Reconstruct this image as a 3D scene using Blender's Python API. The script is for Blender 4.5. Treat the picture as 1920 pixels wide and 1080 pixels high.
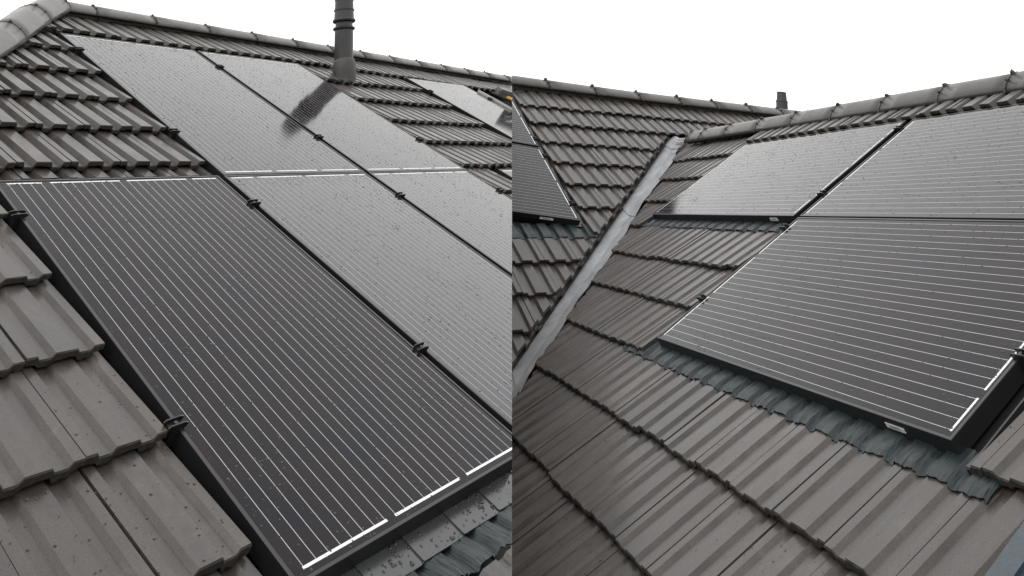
import bpy, bmesh, math, random
from mathutils import Vector, Matrix
random.seed(7)

# ------------------------------------------------------------------ scene, camera, sky, light
scene = bpy.context.scene
for o in list(bpy.data.objects):
    bpy.data.objects.remove(o)
COL = scene.collection

FPX, CY = 1403.0, -418.0                 # focal length and principal row for a 1920 x 1080 picture
CAM_H = 7.2
down = Vector((0.06338786, 0.87161924, -0.48606777)).normalized()   # gravity in camera axes (x right, y down, z forward)
wz = -down
wx = (Vector((1, 0, 0)) - wz * wz.x).normalized()
wy = wz.cross(wx)
ORG = Vector((0, 0, CAM_H))


def W3(c):                               # camera axes -> world direction
    c = Vector(c)
    return Vector((c.dot(wx), c.dot(wy), c.dot(wz)))


def WP(c):
    return ORG + W3(c)


camd = bpy.data.cameras.new('camera')
camd.sensor_width = 36
camd.sensor_fit = 'HORIZONTAL'
camd.lens = FPX / 1920 * 36
camd.shift_y = (CY - 540) / 1920
camd.clip_start = .02
camd.clip_end = 5000
cam = bpy.data.objects.new('camera', camd)
cx_, cy_, cz_ = W3((1, 0, 0)), W3((0, -1, 0)), W3((0, 0, -1))
cam.matrix_world = Matrix(((cx_.x, cy_.x, cz_.x, 0), (cx_.y, cy_.y, cz_.y, 0), (cx_.z, cy_.z, cz_.z, CAM_H), (0, 0, 0, 1)))
COL.objects.link(cam)
scene.camera = cam

scene.view_settings.view_transform = 'Standard'
scene.view_settings.look = 'None'
scene.view_settings.gamma = 1
scene.view_settings.use_curve_mapping = False
scene.view_settings.exposure = 0.0
scene.render.engine = 'CYCLES'
scene.cycles.max_bounces = 6

SUN_EL, SUN_AZ = math.radians(48), math.radians(215)
world = bpy.data.worlds.new('World')
scene.world = world
world.use_nodes = True
nt = world.node_tree
nt.nodes.clear()
out = nt.nodes.new('ShaderNodeOutputWorld')
bg = nt.nodes.new('ShaderNodeBackground')
bg.inputs['Strength'].default_value = .1
sky = nt.nodes.new('ShaderNodeTexSky')
sky.sky_type = 'NISHITA'
sky.sun_disc = False
sky.sun_elevation = SUN_EL
sky.sun_rotation = SUN_AZ
sky.dust_density = 6
hs = nt.nodes.new('ShaderNodeHueSaturation')
hs.inputs['Saturation'].default_value = .25
nt.links.new(sky.outputs[0], hs.inputs['Color'])
# the closed white cloud deck in front of the clear sky
tc = nt.nodes.new('ShaderNodeTexCoord')
nz = nt.nodes.new('ShaderNodeTexNoise')
nz.inputs['Scale'].default_value = 1.6
nz.inputs['Detail'].default_value = 3
nt.links.new(tc.outputs['Generated'], nz.inputs['Vector'])
rmp = nt.nodes.new('ShaderNodeValToRGB')
rmp.color_ramp.elements[0].position = .3
rmp.color_ramp.elements[0].color = (16.0, 16.1, 16.3, 1)
rmp.color_ramp.elements[1].position = .7
rmp.color_ramp.elements[1].color = (18.4, 18.4, 18.2, 1)
nt.links.new(nz.outputs['Fac'], rmp.inputs['Fac'])
mx = nt.nodes.new('ShaderNodeMixRGB')
mx.inputs['Fac'].default_value = .9
nt.links.new(hs.outputs[0], mx.inputs['Color1'])
nt.links.new(rmp.outputs[0], mx.inputs['Color2'])
nt.links.new(mx.outputs[0], bg.inputs['Color'])
nt.links.new(bg.outputs[0], out.inputs['Surface'])

sund = bpy.data.lights.new('sun', 'SUN')
sund.energy = .5
sund.angle = math.radians(25)
sund.color = (1, .98, .95)
sun = bpy.data.objects.new('sun', sund)
sdir = Vector((math.sin(SUN_AZ) * math.cos(SUN_EL), math.cos(SUN_AZ) * math.cos(SUN_EL), math.sin(SUN_EL)))
sun.rotation_euler = sdir.to_track_quat('Z', 'Y').to_euler()
COL.objects.link(sun)


# ------------------------------------------------------------------ materials
def new_mat(name):
    m = bpy.data.materials.new(name)
    m.use_nodes = True
    return m, m.node_tree, m.node_tree.nodes['Principled BSDF']


def simple(name, col, rough=.5, metal=0., coat=0., coat_r=.1, spec=.5, noise=0., nscale=20., bump=0., bscale=200.):
    m, t, p = new_mat(name)
    p.inputs['Base Color'].default_value = (*col, 1)
    p.inputs['Roughness'].default_value = rough
    p.inputs['Metallic'].default_value = metal
    p.inputs['Coat Weight'].default_value = coat
    p.inputs['Coat Roughness'].default_value = coat_r
    p.inputs['Specular IOR Level'].default_value = spec
    if noise:
        g = t.nodes.new('ShaderNodeNewGeometry')
        n = t.nodes.new('ShaderNodeTexNoise')
        n.inputs['Scale'].default_value = nscale
        n.inputs['Detail'].default_value = 4
        t.links.new(g.outputs['Position'], n.inputs['Vector'])
        r = t.nodes.new('ShaderNodeValToRGB')
        a, b = 1 - noise, 1 + noise
        r.color_ramp.elements[0].position = .25
        r.color_ramp.elements[1].position = .75
        r.color_ramp.elements[0].color = (col[0] * a, col[1] * a, col[2] * a, 1)
        r.color_ramp.elements[1].color = (col[0] * b, col[1] * b, col[2] * b, 1)
        t.links.new(n.outputs['Fac'], r.inputs['Fac'])
        t.links.new(r.outputs[0], p.inputs['Base Color'])
    if bump:
        g = t.nodes.new('ShaderNodeNewGeometry')
        n = t.nodes.new('ShaderNodeTexNoise')
        n.inputs['Scale'].default_value = bscale
        n.inputs['Detail'].default_value = 3
        t.links.new(g.outputs['Position'], n.inputs['Vector'])
        b = t.nodes.new('ShaderNodeBump')
        b.inputs['Strength'].default_value = bump
        b.inputs['Distance'].default_value = .002
        t.links.new(n.outputs['Fac'], b.inputs['Height'])
        t.links.new(b.outputs[0], p.inputs['Normal'])
    return m


def tile_material(name, col, rough=.42, coat=.34):
    m, t, p = new_mat(name)
    L = t.links
    tc = t.nodes.new('ShaderNodeTexCoord')
    oi = t.nodes.new('ShaderNodeObjectInfo')
    vm = t.nodes.new('ShaderNodeVectorMath')
    vm.operation = 'MULTIPLY_ADD'
    L.new(oi.outputs['Random'], vm.inputs[0])
    vm.inputs[1].default_value = (37, 53, 11)
    L.new(tc.outputs['Object'], vm.inputs[2])
    # blotches
    n1 = t.nodes.new('ShaderNodeTexNoise')
    n1.inputs['Scale'].default_value = 9
    n1.inputs['Detail'].default_value = 6
    n1.inputs['Roughness'].default_value = .65
    L.new(vm.outputs[0], n1.inputs['Vector'])
    # streaks running down the slope
    mp = t.nodes.new('ShaderNodeMapping')
    mp.inputs['Scale'].default_value = (60, 5, 20)
    L.new(vm.outputs[0], mp.inputs['Vector'])
    n2 = t.nodes.new('ShaderNodeTexNoise')
    n2.inputs['Scale'].default_value = 1
    n2.inputs['Detail'].default_value = 3
    L.new(mp.outputs[0], n2.inputs['Vector'])
    # pale sand grains
    n3 = t.nodes.new('ShaderNodeTexNoise')
    n3.inputs['Scale'].default_value = 260
    n3.inputs['Detail'].default_value = 2
    L.new(vm.outputs[0], n3.inputs['Vector'])
    def ramp(src, lo, hi, a, b):
        r = t.nodes.new('ShaderNodeMapRange')
        r.inputs['From Min'].default_value = lo
        r.inputs['From Max'].default_value = hi
        r.inputs['To Min'].default_value = a
        r.inputs['To Max'].default_value = b
        L.new(src, r.inputs['Value'])
        return r.outputs['Result']
    def mul(a, b):
        k = t.nodes.new('ShaderNodeMath')
        k.operation = 'MULTIPLY'
        L.new(a, k.inputs[0])
        L.new(b, k.inputs[1])
        return k.outputs[0]
    f = mul(mul(ramp(n1.outputs['Fac'], .3, .7, .62, 1.38), ramp(n2.outputs['Fac'], .3, .7, .9, 1.1)),
            mul(ramp(n3.outputs['Fac'], .35, .72, .82, 1.26), ramp(oi.outputs['Random'], 0, 1, .88, 1.12)))
    n4 = t.nodes.new('ShaderNodeTexNoise')
    n4.inputs['Scale'].default_value = 3.2
    n4.inputs['Detail'].default_value = 9
    n4.inputs['Roughness'].default_value = .75
    n4.inputs['Distortion'].default_value = .6
    gp = t.nodes.new('ShaderNodeNewGeometry')
    L.new(gp.outputs['Position'], n4.inputs['Vector'])
    f = mul(f, ramp(n4.outputs['Fac'], .54, .68, 1.0, 1.45))
    vmul = t.nodes.new('ShaderNodeVectorMath')
    vmul.operation = 'SCALE'
    vmul.inputs[0].default_value = col
    L.new(f, vmul.inputs['Scale'])
    L.new(vmul.outputs[0], p.inputs['Base Color'])
    L.new(ramp(n1.outputs['Fac'], .3, .7, rough - .1, rough + .14), p.inputs['Roughness'])
    p.inputs['Coat Weight'].default_value = coat
    p.inputs['Coat Roughness'].default_value = .2
    p.inputs['Coat IOR'].default_value = 1.34
    b = t.nodes.new('ShaderNodeBump')
    b.inputs['Strength'].default_value = .35
    b.inputs['Distance'].default_value = .0015
    L.new(n3.outputs['Fac'], b.inputs['Height'])
    L.new(b.outputs[0], p.inputs['Normal'])
    p.inputs['Specular IOR Level'].default_value = .32
    return m


M_TILE = tile_material('wet_brown_concrete_tile', (.045, .0378, .034))
M_RIDGE = tile_material('wet_ridge_concrete', (.08, .074, .07), .45, .35)
M_RIDGE_DARK = tile_material('dark_wet_ridge_concrete', (.048, .043, .040), .45, .3)
M_MOSS_SHADE = simple('dark_moss_mortar_and_tile_shade', (.022, .02, .015), .85, noise=.5, nscale=80)
M_FRAME = simple('black_anodised_frame', (.010, .010, .0105), .33, spec=.38, bump=.15, bscale=400)
M_PLASTIC = simple('black_plastic', (.012, .012, .013), .3, bump=.1, bscale=300)
M_CLAMP = simple('black_clamp_metal', (.01, .01, .011), .4)
M_SILVER = simple('white_busbar', (.34, .34, .33), .35, coat=1., coat_r=.05)
M_RIBBON = simple('white_ribbon', (.66, .67, .68), .35, coat=.6, coat_r=.05)
M_LABEL = simple('white_sticker', (.6, .61, .6), .4)
M_PRINT = simple('grey_sticker_print', (.18, .2, .2), .5)
M_PIPE = simple('dark_grey_pipe_plastic', (.024, .0225, .0235), .45, noise=.2, nscale=14, bump=.12, bscale=120)
M_BOOT = simple('weathered_lead_boot', (.045, .042, .04), .6, noise=.3, nscale=18, bump=.2, bscale=60)
M_FELT = simple('roofing_felt', (.02, .02, .02), .9)
M_WALL = simple('rendered_wall', (.45, .43, .4), .9, noise=.1, nscale=5)
M_GROUND = simple('wet_grass', (.05, .065, .03), .9, noise=.4, nscale=.6)
M_YELLOW = simple('yellow_tool_plastic', (.55, .36, .03), .4)
M_GREYTOOL = simple('grey_tool_plastic', (.11, .115, .11), .5, noise=.2, nscale=40)
M_ALU = simple('raw_aluminium', (.5, .5, .47), .4, metal=.7)
M_STRING = simple('dirty_foam', (.3, .29, .22), .9, noise=.3, nscale=60)
M_BLUE = simple('wet_blue_sheet', (.02, .034, .046), .4, coat=.05, coat_r=.1, noise=.25, nscale=60, bump=.25, bscale=160)
M_PLATE = simple('flat_black_flashing', (.035, .036, .036), .22, noise=.3, nscale=12, bump=.12, bscale=70)


def glass_material(ior, name='solar_glass_over_black_cells'):
    m, t, p = new_mat(name)
    L = t.links
    g = t.nodes.new('ShaderNodeNewGeometry')
    n = t.nodes.new('ShaderNodeTexNoise')
    n.inputs['Scale'].default_value = 5.5
    n.inputs['Detail'].default_value = 3
    L.new(g.outputs['Position'], n.inputs['Vector'])
    r = t.nodes.new('ShaderNodeValToRGB')
    e = r.color_ramp.elements
    e[0].position = .3
    e[0].color = (.0125, .007, .0115, 1)
    e[1].position = .72
    e[1].color = (.006, .0068, .012, 1)
    k = r.color_ramp.elements.new(.5)
    k.color = (.0105, .0085, .009, 1)
    L.new(n.outputs['Fac'], r.inputs['Fac'])
    L.new(r.outputs[0], p.inputs['Base Color'])
    n2 = t.nodes.new('ShaderNodeTexNoise')
    n2.inputs['Scale'].default_value = 3
    n2.inputs['Detail'].default_value = 5
    L.new(g.outputs['Position'], n2.inputs['Vector'])
    mr = t.nodes.new('ShaderNodeMapRange')
    mr.inputs['From Min'].default_value = .3
    mr.inputs['From Max'].default_value = .7
    mr.inputs['To Min'].default_value = .05
    mr.inputs['To Max'].default_value = .12
    L.new(n2.outputs['Fac'], mr.inputs['Value'])
    L.new(mr.outputs['Result'], p.inputs['Roughness'])
    p.inputs['IOR'].default_value = ior
    # fine mist of rain
    n3 = t.nodes.new('ShaderNodeTexNoise')
    n3.inputs['Scale'].default_value = 420
    n3.inputs['Detail'].default_value = 1
    L.new(g.outputs['Position'], n3.inputs['Vector'])
    b = t.nodes.new('ShaderNodeBump')
    b.inputs['Strength'].default_value = .03
    b.inputs['Distance'].default_value = .001
    L.new(n3.outputs['Fac'], b.inputs['Height'])
    L.new(b.outputs[0], p.inputs['Normal'])
    return m


M_GLASS = glass_material(1.31)
M_GLASS_PLAIN = glass_material(1.54, 'plain_solar_glass')                # older panels, without the coating
M_GLASS_UPPER = glass_material(1.42, 'upper_row_solar_glass')
M_GLASS_COATED = glass_material(1.19, 'anti_reflection_solar_glass')     # coated panels that mirror less
M_DROP = simple('rain_drop_on_dark', (.012, .012, .014), .03, spec=.5)


def lead_material():
    m, t, p = new_mat('grey_lead')
    L = t.links
    g = t.nodes.new('ShaderNodeNewGeometry')
    n = t.nodes.new('ShaderNodeTexNoise')
    n.inputs['Scale'].default_value = 7
    n.inputs['Detail'].default_value = 8
    n.inputs['Roughness'].default_value = .7
    L.new(g.outputs['Position'], n.inputs['Vector'])
    r = t.nodes.new('ShaderNodeValToRGB')
    e = r.color_ramp.elements
    e[0].position = .3
    e[0].color = (.19, .195, .205, 1)
    e[1].position = .72
    e[1].color = (.37, .375, .38, 1)
    L.new(n.outputs['Fac'], r.inputs['Fac'])
    L.new(r.outputs[0], p.inputs['Base Color'])
    p.inputs['Roughness'].default_value = .45
    b = t.nodes.new('ShaderNodeBump')
    b.inputs['Strength'].default_value = .3
    b.inputs['Distance'].default_value = .004
    L.new(n.outputs['Fac'], b.inputs['Height'])
    L.new(b.outputs[0], p.inputs['Normal'])
    return m


M_LEAD = lead_material()


def apron_material():
    m, t, p = new_mat('creased_blue_grey_apron')
    L = t.links
    tc = t.nodes.new('ShaderNodeTexCoord')
    mp = t.nodes.new('ShaderNodeMapping')
    mp.inputs['Scale'].default_value = (150, 9, 1)
    L.new(tc.outputs['Object'], mp.inputs['Vector'])
    n = t.nodes.new('ShaderNodeTexNoise')
    n.inputs['Scale'].default_value = 1
    n.inputs['Detail'].default_value = 4
    L.new(mp.outputs[0], n.inputs['Vector'])
    r = t.nodes.new('ShaderNodeValToRGB')
    e = r.color_ramp.elements
    e[0].position = .35
    e[0].color = (.004, .0075, .0085, 1)
    e[1].position = .68
    e[1].color = (.020, .030, .032, 1)
    L.new(n.outputs['Fac'], r.inputs['Fac'])
    L.new(r.outputs[0], p.inputs['Base Color'])
    p.inputs['Roughness'].default_value = .42
    p.inputs['Specular IOR Level'].default_value = .35
    b = t.nodes.new('ShaderNodeBump')
    b.inputs['Strength'].default_value = .5
    b.inputs['Distance'].default_value = .004
    L.new(n.outputs['Fac'], b.inputs['Height'])
    L.new(b.outputs[0], p.inputs['Normal'])
    return m


M_APRON = apron_material()


# ------------------------------------------------------------------ object helpers
def link(o):
    COL.objects.link(o)
    return o


def empty(name, loc, label=None, cat=None, group=None):
    o = bpy.data.objects.new(name, None)
    o.empty_display_size = .1
    o.location = loc
    link(o)
    tag(o, label, cat, group)
    return o


def tag(o, label=None, cat=None, group=None, kind=None):
    if label:
        o['label'] = label
    if cat:
        o['category'] = cat
    if group:
        o['group'] = group
    if kind:
        o['kind'] = kind
    return o


def world_of(o):
    m = o.matrix_basis.copy()
    while o.parent:
        o = o.parent
        m = o.matrix_basis @ m
    return m


def put(name, me, M, parent=None):
    o = bpy.data.objects.new(name, me)
    if parent:
        o.parent = parent
        o.matrix_basis = world_of(parent).inverted() @ M
    else:
        o.matrix_basis = M
    return link(o)


def mesh_of(bm, name, mat, smooth=False):
    bmesh.ops.recalc_face_normals(bm, faces=bm.faces)
    me = bpy.data.meshes.new(name)
    bm.to_mesh(me)
    bm.free()
    for m in (mat if isinstance(mat, (list, tuple)) else (mat,)):
        me.materials.append(m)
    if smooth:
        for p in me.polygons:
            p.use_smooth = True
    return me


# each of the two roofs ends in one upright plane between them (x of the camera = 0)
SEAM_N = W3((1, 0, 0))
SEAM_O = ORG.copy()


def clip_mesh(me, M, planes):
    """planes: (point, normal) in world; what lies on the normal's side goes. None = nothing left, me = untouched."""
    vs = [M @ v.co for v in me.vertices]
    todo = []
    for co, no in planes:
        d = [(v - co).dot(no) for v in vs]
        if min(d) >= 0:
            return None
        if max(d) > 1e-6:
            todo.append((co, no))
    if not todo:
        return me
    bm = bmesh.new()
    bm.from_mesh(me)
    Mi = M.inverted()
    for co, no in todo:
        lco = Mi @ co
        lno = (Mi.to_3x3() @ no).normalized()
        r = bmesh.ops.bisect_plane(bm, geom=bm.verts[:] + bm.edges[:] + bm.faces[:], dist=1e-6, plane_co=lco, plane_no=lno, clear_outer=True)
        ed = [e for e in r['geom_cut'] if isinstance(e, bmesh.types.BMEdge) and e.is_boundary]
        if ed:
            bmesh.ops.holes_fill(bm, edges=ed, sides=0)
        if not bm.faces:
            bm.free()
            return None
    n = bpy.data.meshes.new(me.name)
    bm.to_mesh(n)
    bm.free()
    for m in me.materials:
        n.materials.append(m)
    return n


SEAM_L = (SEAM_O - SEAM_N * .00002, SEAM_N)          # the left roof keeps x < 0
SEAM_R = (SEAM_O + SEAM_N * .00002, -SEAM_N)


def to_px(p):
    d = p - ORG
    x, y, z = d.dot(W3((1, 0, 0))), d.dot(W3((0, 1, 0))), d.dot(W3((0, 0, 1)))
    if z < .05:
        return None
    return 960 + FPX * x / z, CY + FPX * y / z, z


def in_view(p, mx=220, my=160):
    q = to_px(p)
    return q is not None and -mx < q[0] < 1920 + mx and -my < q[1] < 1080 + my


def box_bm(bm, x0, x1, y0, y1, z0, z1, mat=0):
    v = [bm.verts.new(c) for c in ((x0, y0, z0), (x1, y0, z0), (x1, y1, z0), (x0, y1, z0), (x0, y0, z1), (x1, y0, z1), (x1, y1, z1), (x0, y1, z1))]
    for f in ((0, 3, 2, 1), (4, 5, 6, 7), (0, 1, 5, 4), (1, 2, 6, 5), (2, 3, 7, 6), (3, 0, 4, 7)):
        bm.faces.new([v[i] for i in f]).material_index = mat
    return v


class Slope:
    """A roof slope: u along the courses, v down the slope, w up from the solar glass level."""
    def __init__(s, R, T, slant=0.):
        s.U = W3([r[0] for r in R])
        s.V = W3([r[1] for r in R])
        s.N = -W3([r[2] for r in R])
        s.O = WP(T)
        s.slant = slant
        s.Vs = s.V + s.U * slant

    def p(s, u, v, w=0.):
        return s.O + s.U * u + s.Vs * v + s.N * w

    def frame(s, u, v, w=0.):                       # local x = u, y = -v, z = up
        M = Matrix.Identity(4)
        for i, c in enumerate((s.U, -s.V, s.N, s.p(u, v, w))):
            for k in range(3):
                M[k][i] = c[k]
        return M

    def cut_u(s, u, keep_below):                    # plane along the slope at u
        n = s.Vs.cross(s.N).normalized()
        if n.dot(s.U) < 0:
            n = -n
        return (s.p(u, 0), n if keep_below else -n)

    def cut_v(s, v, keep_below):
        n = s.U.cross(s.N).normalized()
        if n.dot(s.V) < 0:
            n = -n
        return (s.p(0, v), n if keep_below else -n)


SL = Slope([[0.5183814, 0.7802591, -0.3499663], [0.3874332, 0.150545, 0.9095228], [0.7623491, -0.6070683, -0.2242586]],
           (-1.8846415, 1.4736101, 2.7305523))
SR = Slope([[0.2462374, -0.8419259, 0.4801332], [-0.4856489, 0.3215283, 0.8128743], [-0.8387564, -0.4333362, -0.3297081]],
           (1.5241780, 2.3376989, 3.9722820))
SV = Slope([[0.8330986, 0.4398031, -0.335440], [0.2863668, 0.1758922, 0.9418365], [0.4732239, -0.8807015, 0.0205906]],
           (1.7634477, 3.9049505, 8.0330250), slant=-.165)

# ------------------------------------------------------------------ setting: ground and the two houses
gbm = bmesh.new()
s = 1500
gv = [gbm.verts.new((x, y, 0)) for x, y in ((-s, -s), (s, -s), (s, s), (-s, s))]
gbm.faces.new(gv)
tag(put('ground', mesh_of(gbm, 'ground', M_GROUND), Matrix.Identity(4)), kind='structure')

house_l = empty('house', SL.p(0, 2.6, -4.5), 'left house roof of dark brown tiles with a hip at its far left end', 'house')
house_r = empty('house', SR.p(0, 2.6, -4.5), 'right house roof of two dark brown tiled slopes meeting in a lead valley', 'house')


def poly(name, pts, mat, parent, thick=.02, clip=()):
    bm = bmesh.new()
    n = (pts[1] - pts[0]).cross(pts[2] - pts[0]).normalized() * thick
    a = [bm.verts.new(q) for q in pts]
    b = [bm.verts.new(q - n) for q in pts]
    bm.faces.new(a)
    bm.faces.new(b[::-1])
    k = len(pts)
    for i in range(k):
        bm.faces.new((a[i], b[i], b[(i + 1) % k], a[(i + 1) % k]))
    me = mesh_of(bm, name, mat)
    me = clip_mesh(me, Matrix.Identity(4), clip)
    if me:
        return put(name, me, Matrix.Identity(4), parent)


DECK = -.115
# felt under the tiles
poly('underlay', [SL.p(-1.75, 1.75, DECK), SL.p(-.75, 2.7, DECK), SL.p(8.5, 2.7, DECK), SL.p(8.5, -2.35, DECK), SL.p(1.27, -2.35, DECK)], M_FELT, house_l, clip=[SEAM_L])


# ------------------------------------------------------------------ concrete tiles
def profile(c, h):
    """two flat humps per tile; the side joints run along the crown of a hump"""
    p = c / 2
    g = .0027
    top, sl = .275 * p, .085 * p
    x = [g, top, top + sl, p - top - sl, p - top, p + top, p + top + sl, c - top - sl, c - top, c - g]
    z = [h, h, 0, 0, h, h, 0, 0, h, h]
    return x, z


def tile_mesh(c, gauge, h, t, slant=0., name='tile', seed=0):
    """origin: left side joint at the lower edge. Crown of the hump at the lower edge is z = 0."""
    rng = random.Random(seed)
    x0, z0 = profile(c, h)
    x, z = [], []
    for i in range(len(x0) - 1):
        m = 3 if abs(z0[i] - z0[i + 1]) < 1e-6 else 1
        for q in range(m):
            f = q / m
            x.append(x0[i] + (x0[i + 1] - x0[i]) * f)
            z.append(z0[i] + (z0[i + 1] - z0[i]) * f)
    x.append(x0[-1])
    z.append(z0[-1])
    n = len(x)
    ln = gauge + .05
    th = .013
    drop = (t + .004) / gauge
    bm = bmesh.new()
    rows = []
    for k, (y, lift, under) in enumerate(((0, -.003, 0), (.0035, 0, 0), (ln, 0, 0), (ln, 0, 1), (0, -.003, 1))):
        r = []
        for i in range(n):
            zz = z[i] - h + lift - y * drop - (th if under else 0)
            yy = y
            if y == 0:                                # worn, mossy lower edge
                yy += rng.uniform(-.0015, .001)
                zz += rng.uniform(-.0045, .0015) if under else rng.uniform(-.0012, .0006)
            r.append(bm.verts.new((x[i] - slant * y, yy, zz)))
        rows.append(r)
    for a, b in ((0, 1), (1, 2), (2, 3), (3, 4), (4, 0)):
        for i in range(n - 1):
            f = bm.faces.new((rows[a][i], rows[a][i + 1], rows[b][i + 1], rows[b][i]))
            f.material_index = 1 if (a, b) in ((4, 0), (3, 4), (0, 1)) else 0  # lower edge, bevel, underside: mossy dirt, with shade put into the colour
    for i in (0, n - 1):
        bm.faces.new([rows[k][i] for k in range(5)])
    return mesh_of(bm, name, (M_TILE, M_MOSS_SHADE))


def tile_set(c, gauge, h, t, slant=0.):
    return [tile_mesh(c, gauge, h, t, slant, seed=q) for q in range(5)]


TILE_L = tile_set(.222, .37, .0105, .023)
TILE_LU = tile_set(.222, .37, .020, .028)
TILE_R = tile_set(.245, .33, .0092, .021)
TILE_RU = tile_set(.245, .33, .022, .025)
TILE_V = tile_set(.295, .30, .017, .026, slant=-.165)
WT = -.012                                            # crown level at the lower edge, relative to the glass
SL.wt, SR.wt, SV.wt = .005, WT, WT


class Tiler:
    def __init__(s, house, slope, me, c):
        s.h, s.s, s.me, s.c = house, slope, me, c
        s.items = []

    def row(s, v, u0, u1, uphase, planes, dv=None, mset=None, dw=0.):
        """tiles with their lower edge at v between u0 and u1; one joint lies at uphase"""
        k0 = math.floor((u0 - uphase) / s.c) - 1
        k1 = math.ceil((u1 - uphase) / s.c) + 1
        cuts = list(planes)
        if u0 > -90:
            cuts.append(s.s.cut_u(u0, False))
        if u1 < 90:
            cuts.append(s.s.cut_u(u1, True))
        for k in range(k0, k1):
            u = uphase + k * s.c
            vv = v + (dv(u) if dv else 0)
            mid = s.s.p(u + s.c / 2, vv - .17, s.s.wt)
            if not in_view(mid):
                continue
            M = s.s.frame(u + random.uniform(-.0012, .0012), vv + random.uniform(-.006, .006), s.s.wt + dw + random.uniform(-.0035, .0015))
            M = M @ Matrix.Rotation(random.uniform(-.006, .006), 4, 'Z') @ Matrix.Rotation(random.uniform(-.003, .003), 4, 'X')
            me = clip_mesh(random.choice(mset or s.me), M, cuts)
            if me is None:
                continue
            q = to_px(mid)
            on = -40 < q[0] < 1960 and -40 < q[1] < 1120
            s.items.append(((1 if on else 0) / q[2] ** 2 + 1e-4 / q[2] ** 2, me, M))


def flush(tilers, house):
    items = [(a, me, M) for t in tilers for a, me, M in t.items]
    items.sort(key=lambda x: -x[0])
    for a, me, M in items[:298]:
        put('tile', me, M, house)
    rest = items[298:]
    if rest:
        bm = bmesh.new()
        for a, me, M in rest:
            k = len(bm.verts)
            bm.from_mesh(me)
            bm.verts.ensure_lookup_table()
            for v in bm.verts[k:]:
                v.co = M @ v.co
        o = put('distant_tiles', mesh_of(bm, 'distant_tiles', (M_TILE, M_MOSS_SHADE)), Matrix.Identity(4), house)
        o['kind'] = 'stuff'


# hip of the left house: from the ridge end down to the left
HIP_A, HIP_B = (1.285, -2.34), (.477, -1.273)          # (u, v) on the slope
ha, hb = SL.p(*HIP_A), SL.p(*HIP_B)
hd = (hb - ha).normalized()
hip_dir = (HIP_B[0] - HIP_A[0], HIP_B[1] - HIP_A[1])
hn = SL.N.cross(hd).normalized()
if hn.dot(SL.U) > 0:
    hn = -hn
HIP_CUT = (ha + hn * .05, hn)

tl = Tiler(house_l, SL, TILE_L, .222)
G = .37
for k in range(-4, 1):                                 # left of the upper panels
    tl.row(-.138 + G * k, -99, 1.012, 1.012, [HIP_CUT, SEAM_L], mset=TILE_LU)
tl.row(.235, .0, 1.012, 1.012, [HIP_CUT, SEAM_L, SL.cut_v(-.05, True)], mset=TILE_LU)       # cut course over the first panel
for k in range(0, 8):                                  # left of the first panel
    tl.row(.24 + .364 * k, -99, -.039, -.039, [HIP_CUT, SEAM_L])
tl.row(-1.965, -99, 99, 1.02, [HIP_CUT, SEAM_L], dv=lambda u: .045 * max(0, u - 3.2), mset=TILE_LU)   # course under the ridge
ROWS_MID = (-1.575, -1.20, -.815, -.45, -.08)
for v in ROWS_MID:                                     # between the two arrays
    tl.row(v, 3.075, 4.40, 3.06, [SEAM_L], mset=TILE_LU)
for k in range(1, 6):
    tl.row(-.08 + G * k, 3.075, 3.41, 3.06, [SEAM_L])
for k in range(0, 3):                                  # below the first array
    tl.row(2.424 + .364 * k, -.039, 3.2, -.039, [SEAM_L])
for v in ROWS_MID[:2]:
    tl.row(v + .05, 5.95, 8, 5.6, [SEAM_L])
flush([tl], house_l)


# ------------------------------------------------------------------ right house: valley, tiles
va, vb = SR.p(-4.05, -1.42, -.05), SR.p(-.985, 1.53, -.05)       # centre line of the valley
vdir = (vb - va).normalized()
vside = vdir.cross(Vector((0, 0, 1))).normalized()               # horizontal, across the valley
if vside.dot(W3((1, 0, 0))) < 0:
    vside = -vside


def vcut(pt, keep_left):
    n = vside if keep_left else -vside
    return (pt, n)


VR0, VR1 = SR.p(-3.6, -1.29, -.03), SR.p(-.765, 1.575, -.03)      # cut line of the right slope's tiles
VL0, VL1 = SR.p(-4.40, -1.53, -.055), SR.p(-1.215, 1.485, -.055)


def line_cut(a, b, keep_right):
    d = (b - a).normalized()
    n = d.cross(Vector((0, 0, 1))).normalized()
    if n.dot(W3((1, 0, 0))) < 0:
        n = -n
    return (a, -n if keep_right else n)


CUT_R = line_cut(VR0, VR1, True)
CUT_V = line_cut(VL0 + vside * .02, VL1 + vside * .008, False)

tr = Tiler(house_r, SR, TILE_R, .245)
RPH = 1.505
for v in (-.905, -.57, -.235, .10):                    # between valley and upper panels
    tr.row(v, -99, -2.015, RPH, [CUT_R, SEAM_R])
tr.row(-1.025, -2.0, 4, RPH, [CUT_R, SEAM_R, SR.cut_v(-1.28, False)], mset=TILE_RU, dw=.030)      # short course under the ridge
for v in (.415, .735, 1.06):
    tr.row(v, -99, -.085, RPH, [CUT_R, SEAM_R])
for v in (1.39, 1.73, 2.07, 2.41, 2.75):
    tr.row(v, -99, 4, RPH, [CUT_R, SEAM_R])
for v in (1.022, .692, .362, .032):
    tr.row(v, 1.937, 4, RPH, [CUT_R, SEAM_R])

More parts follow.
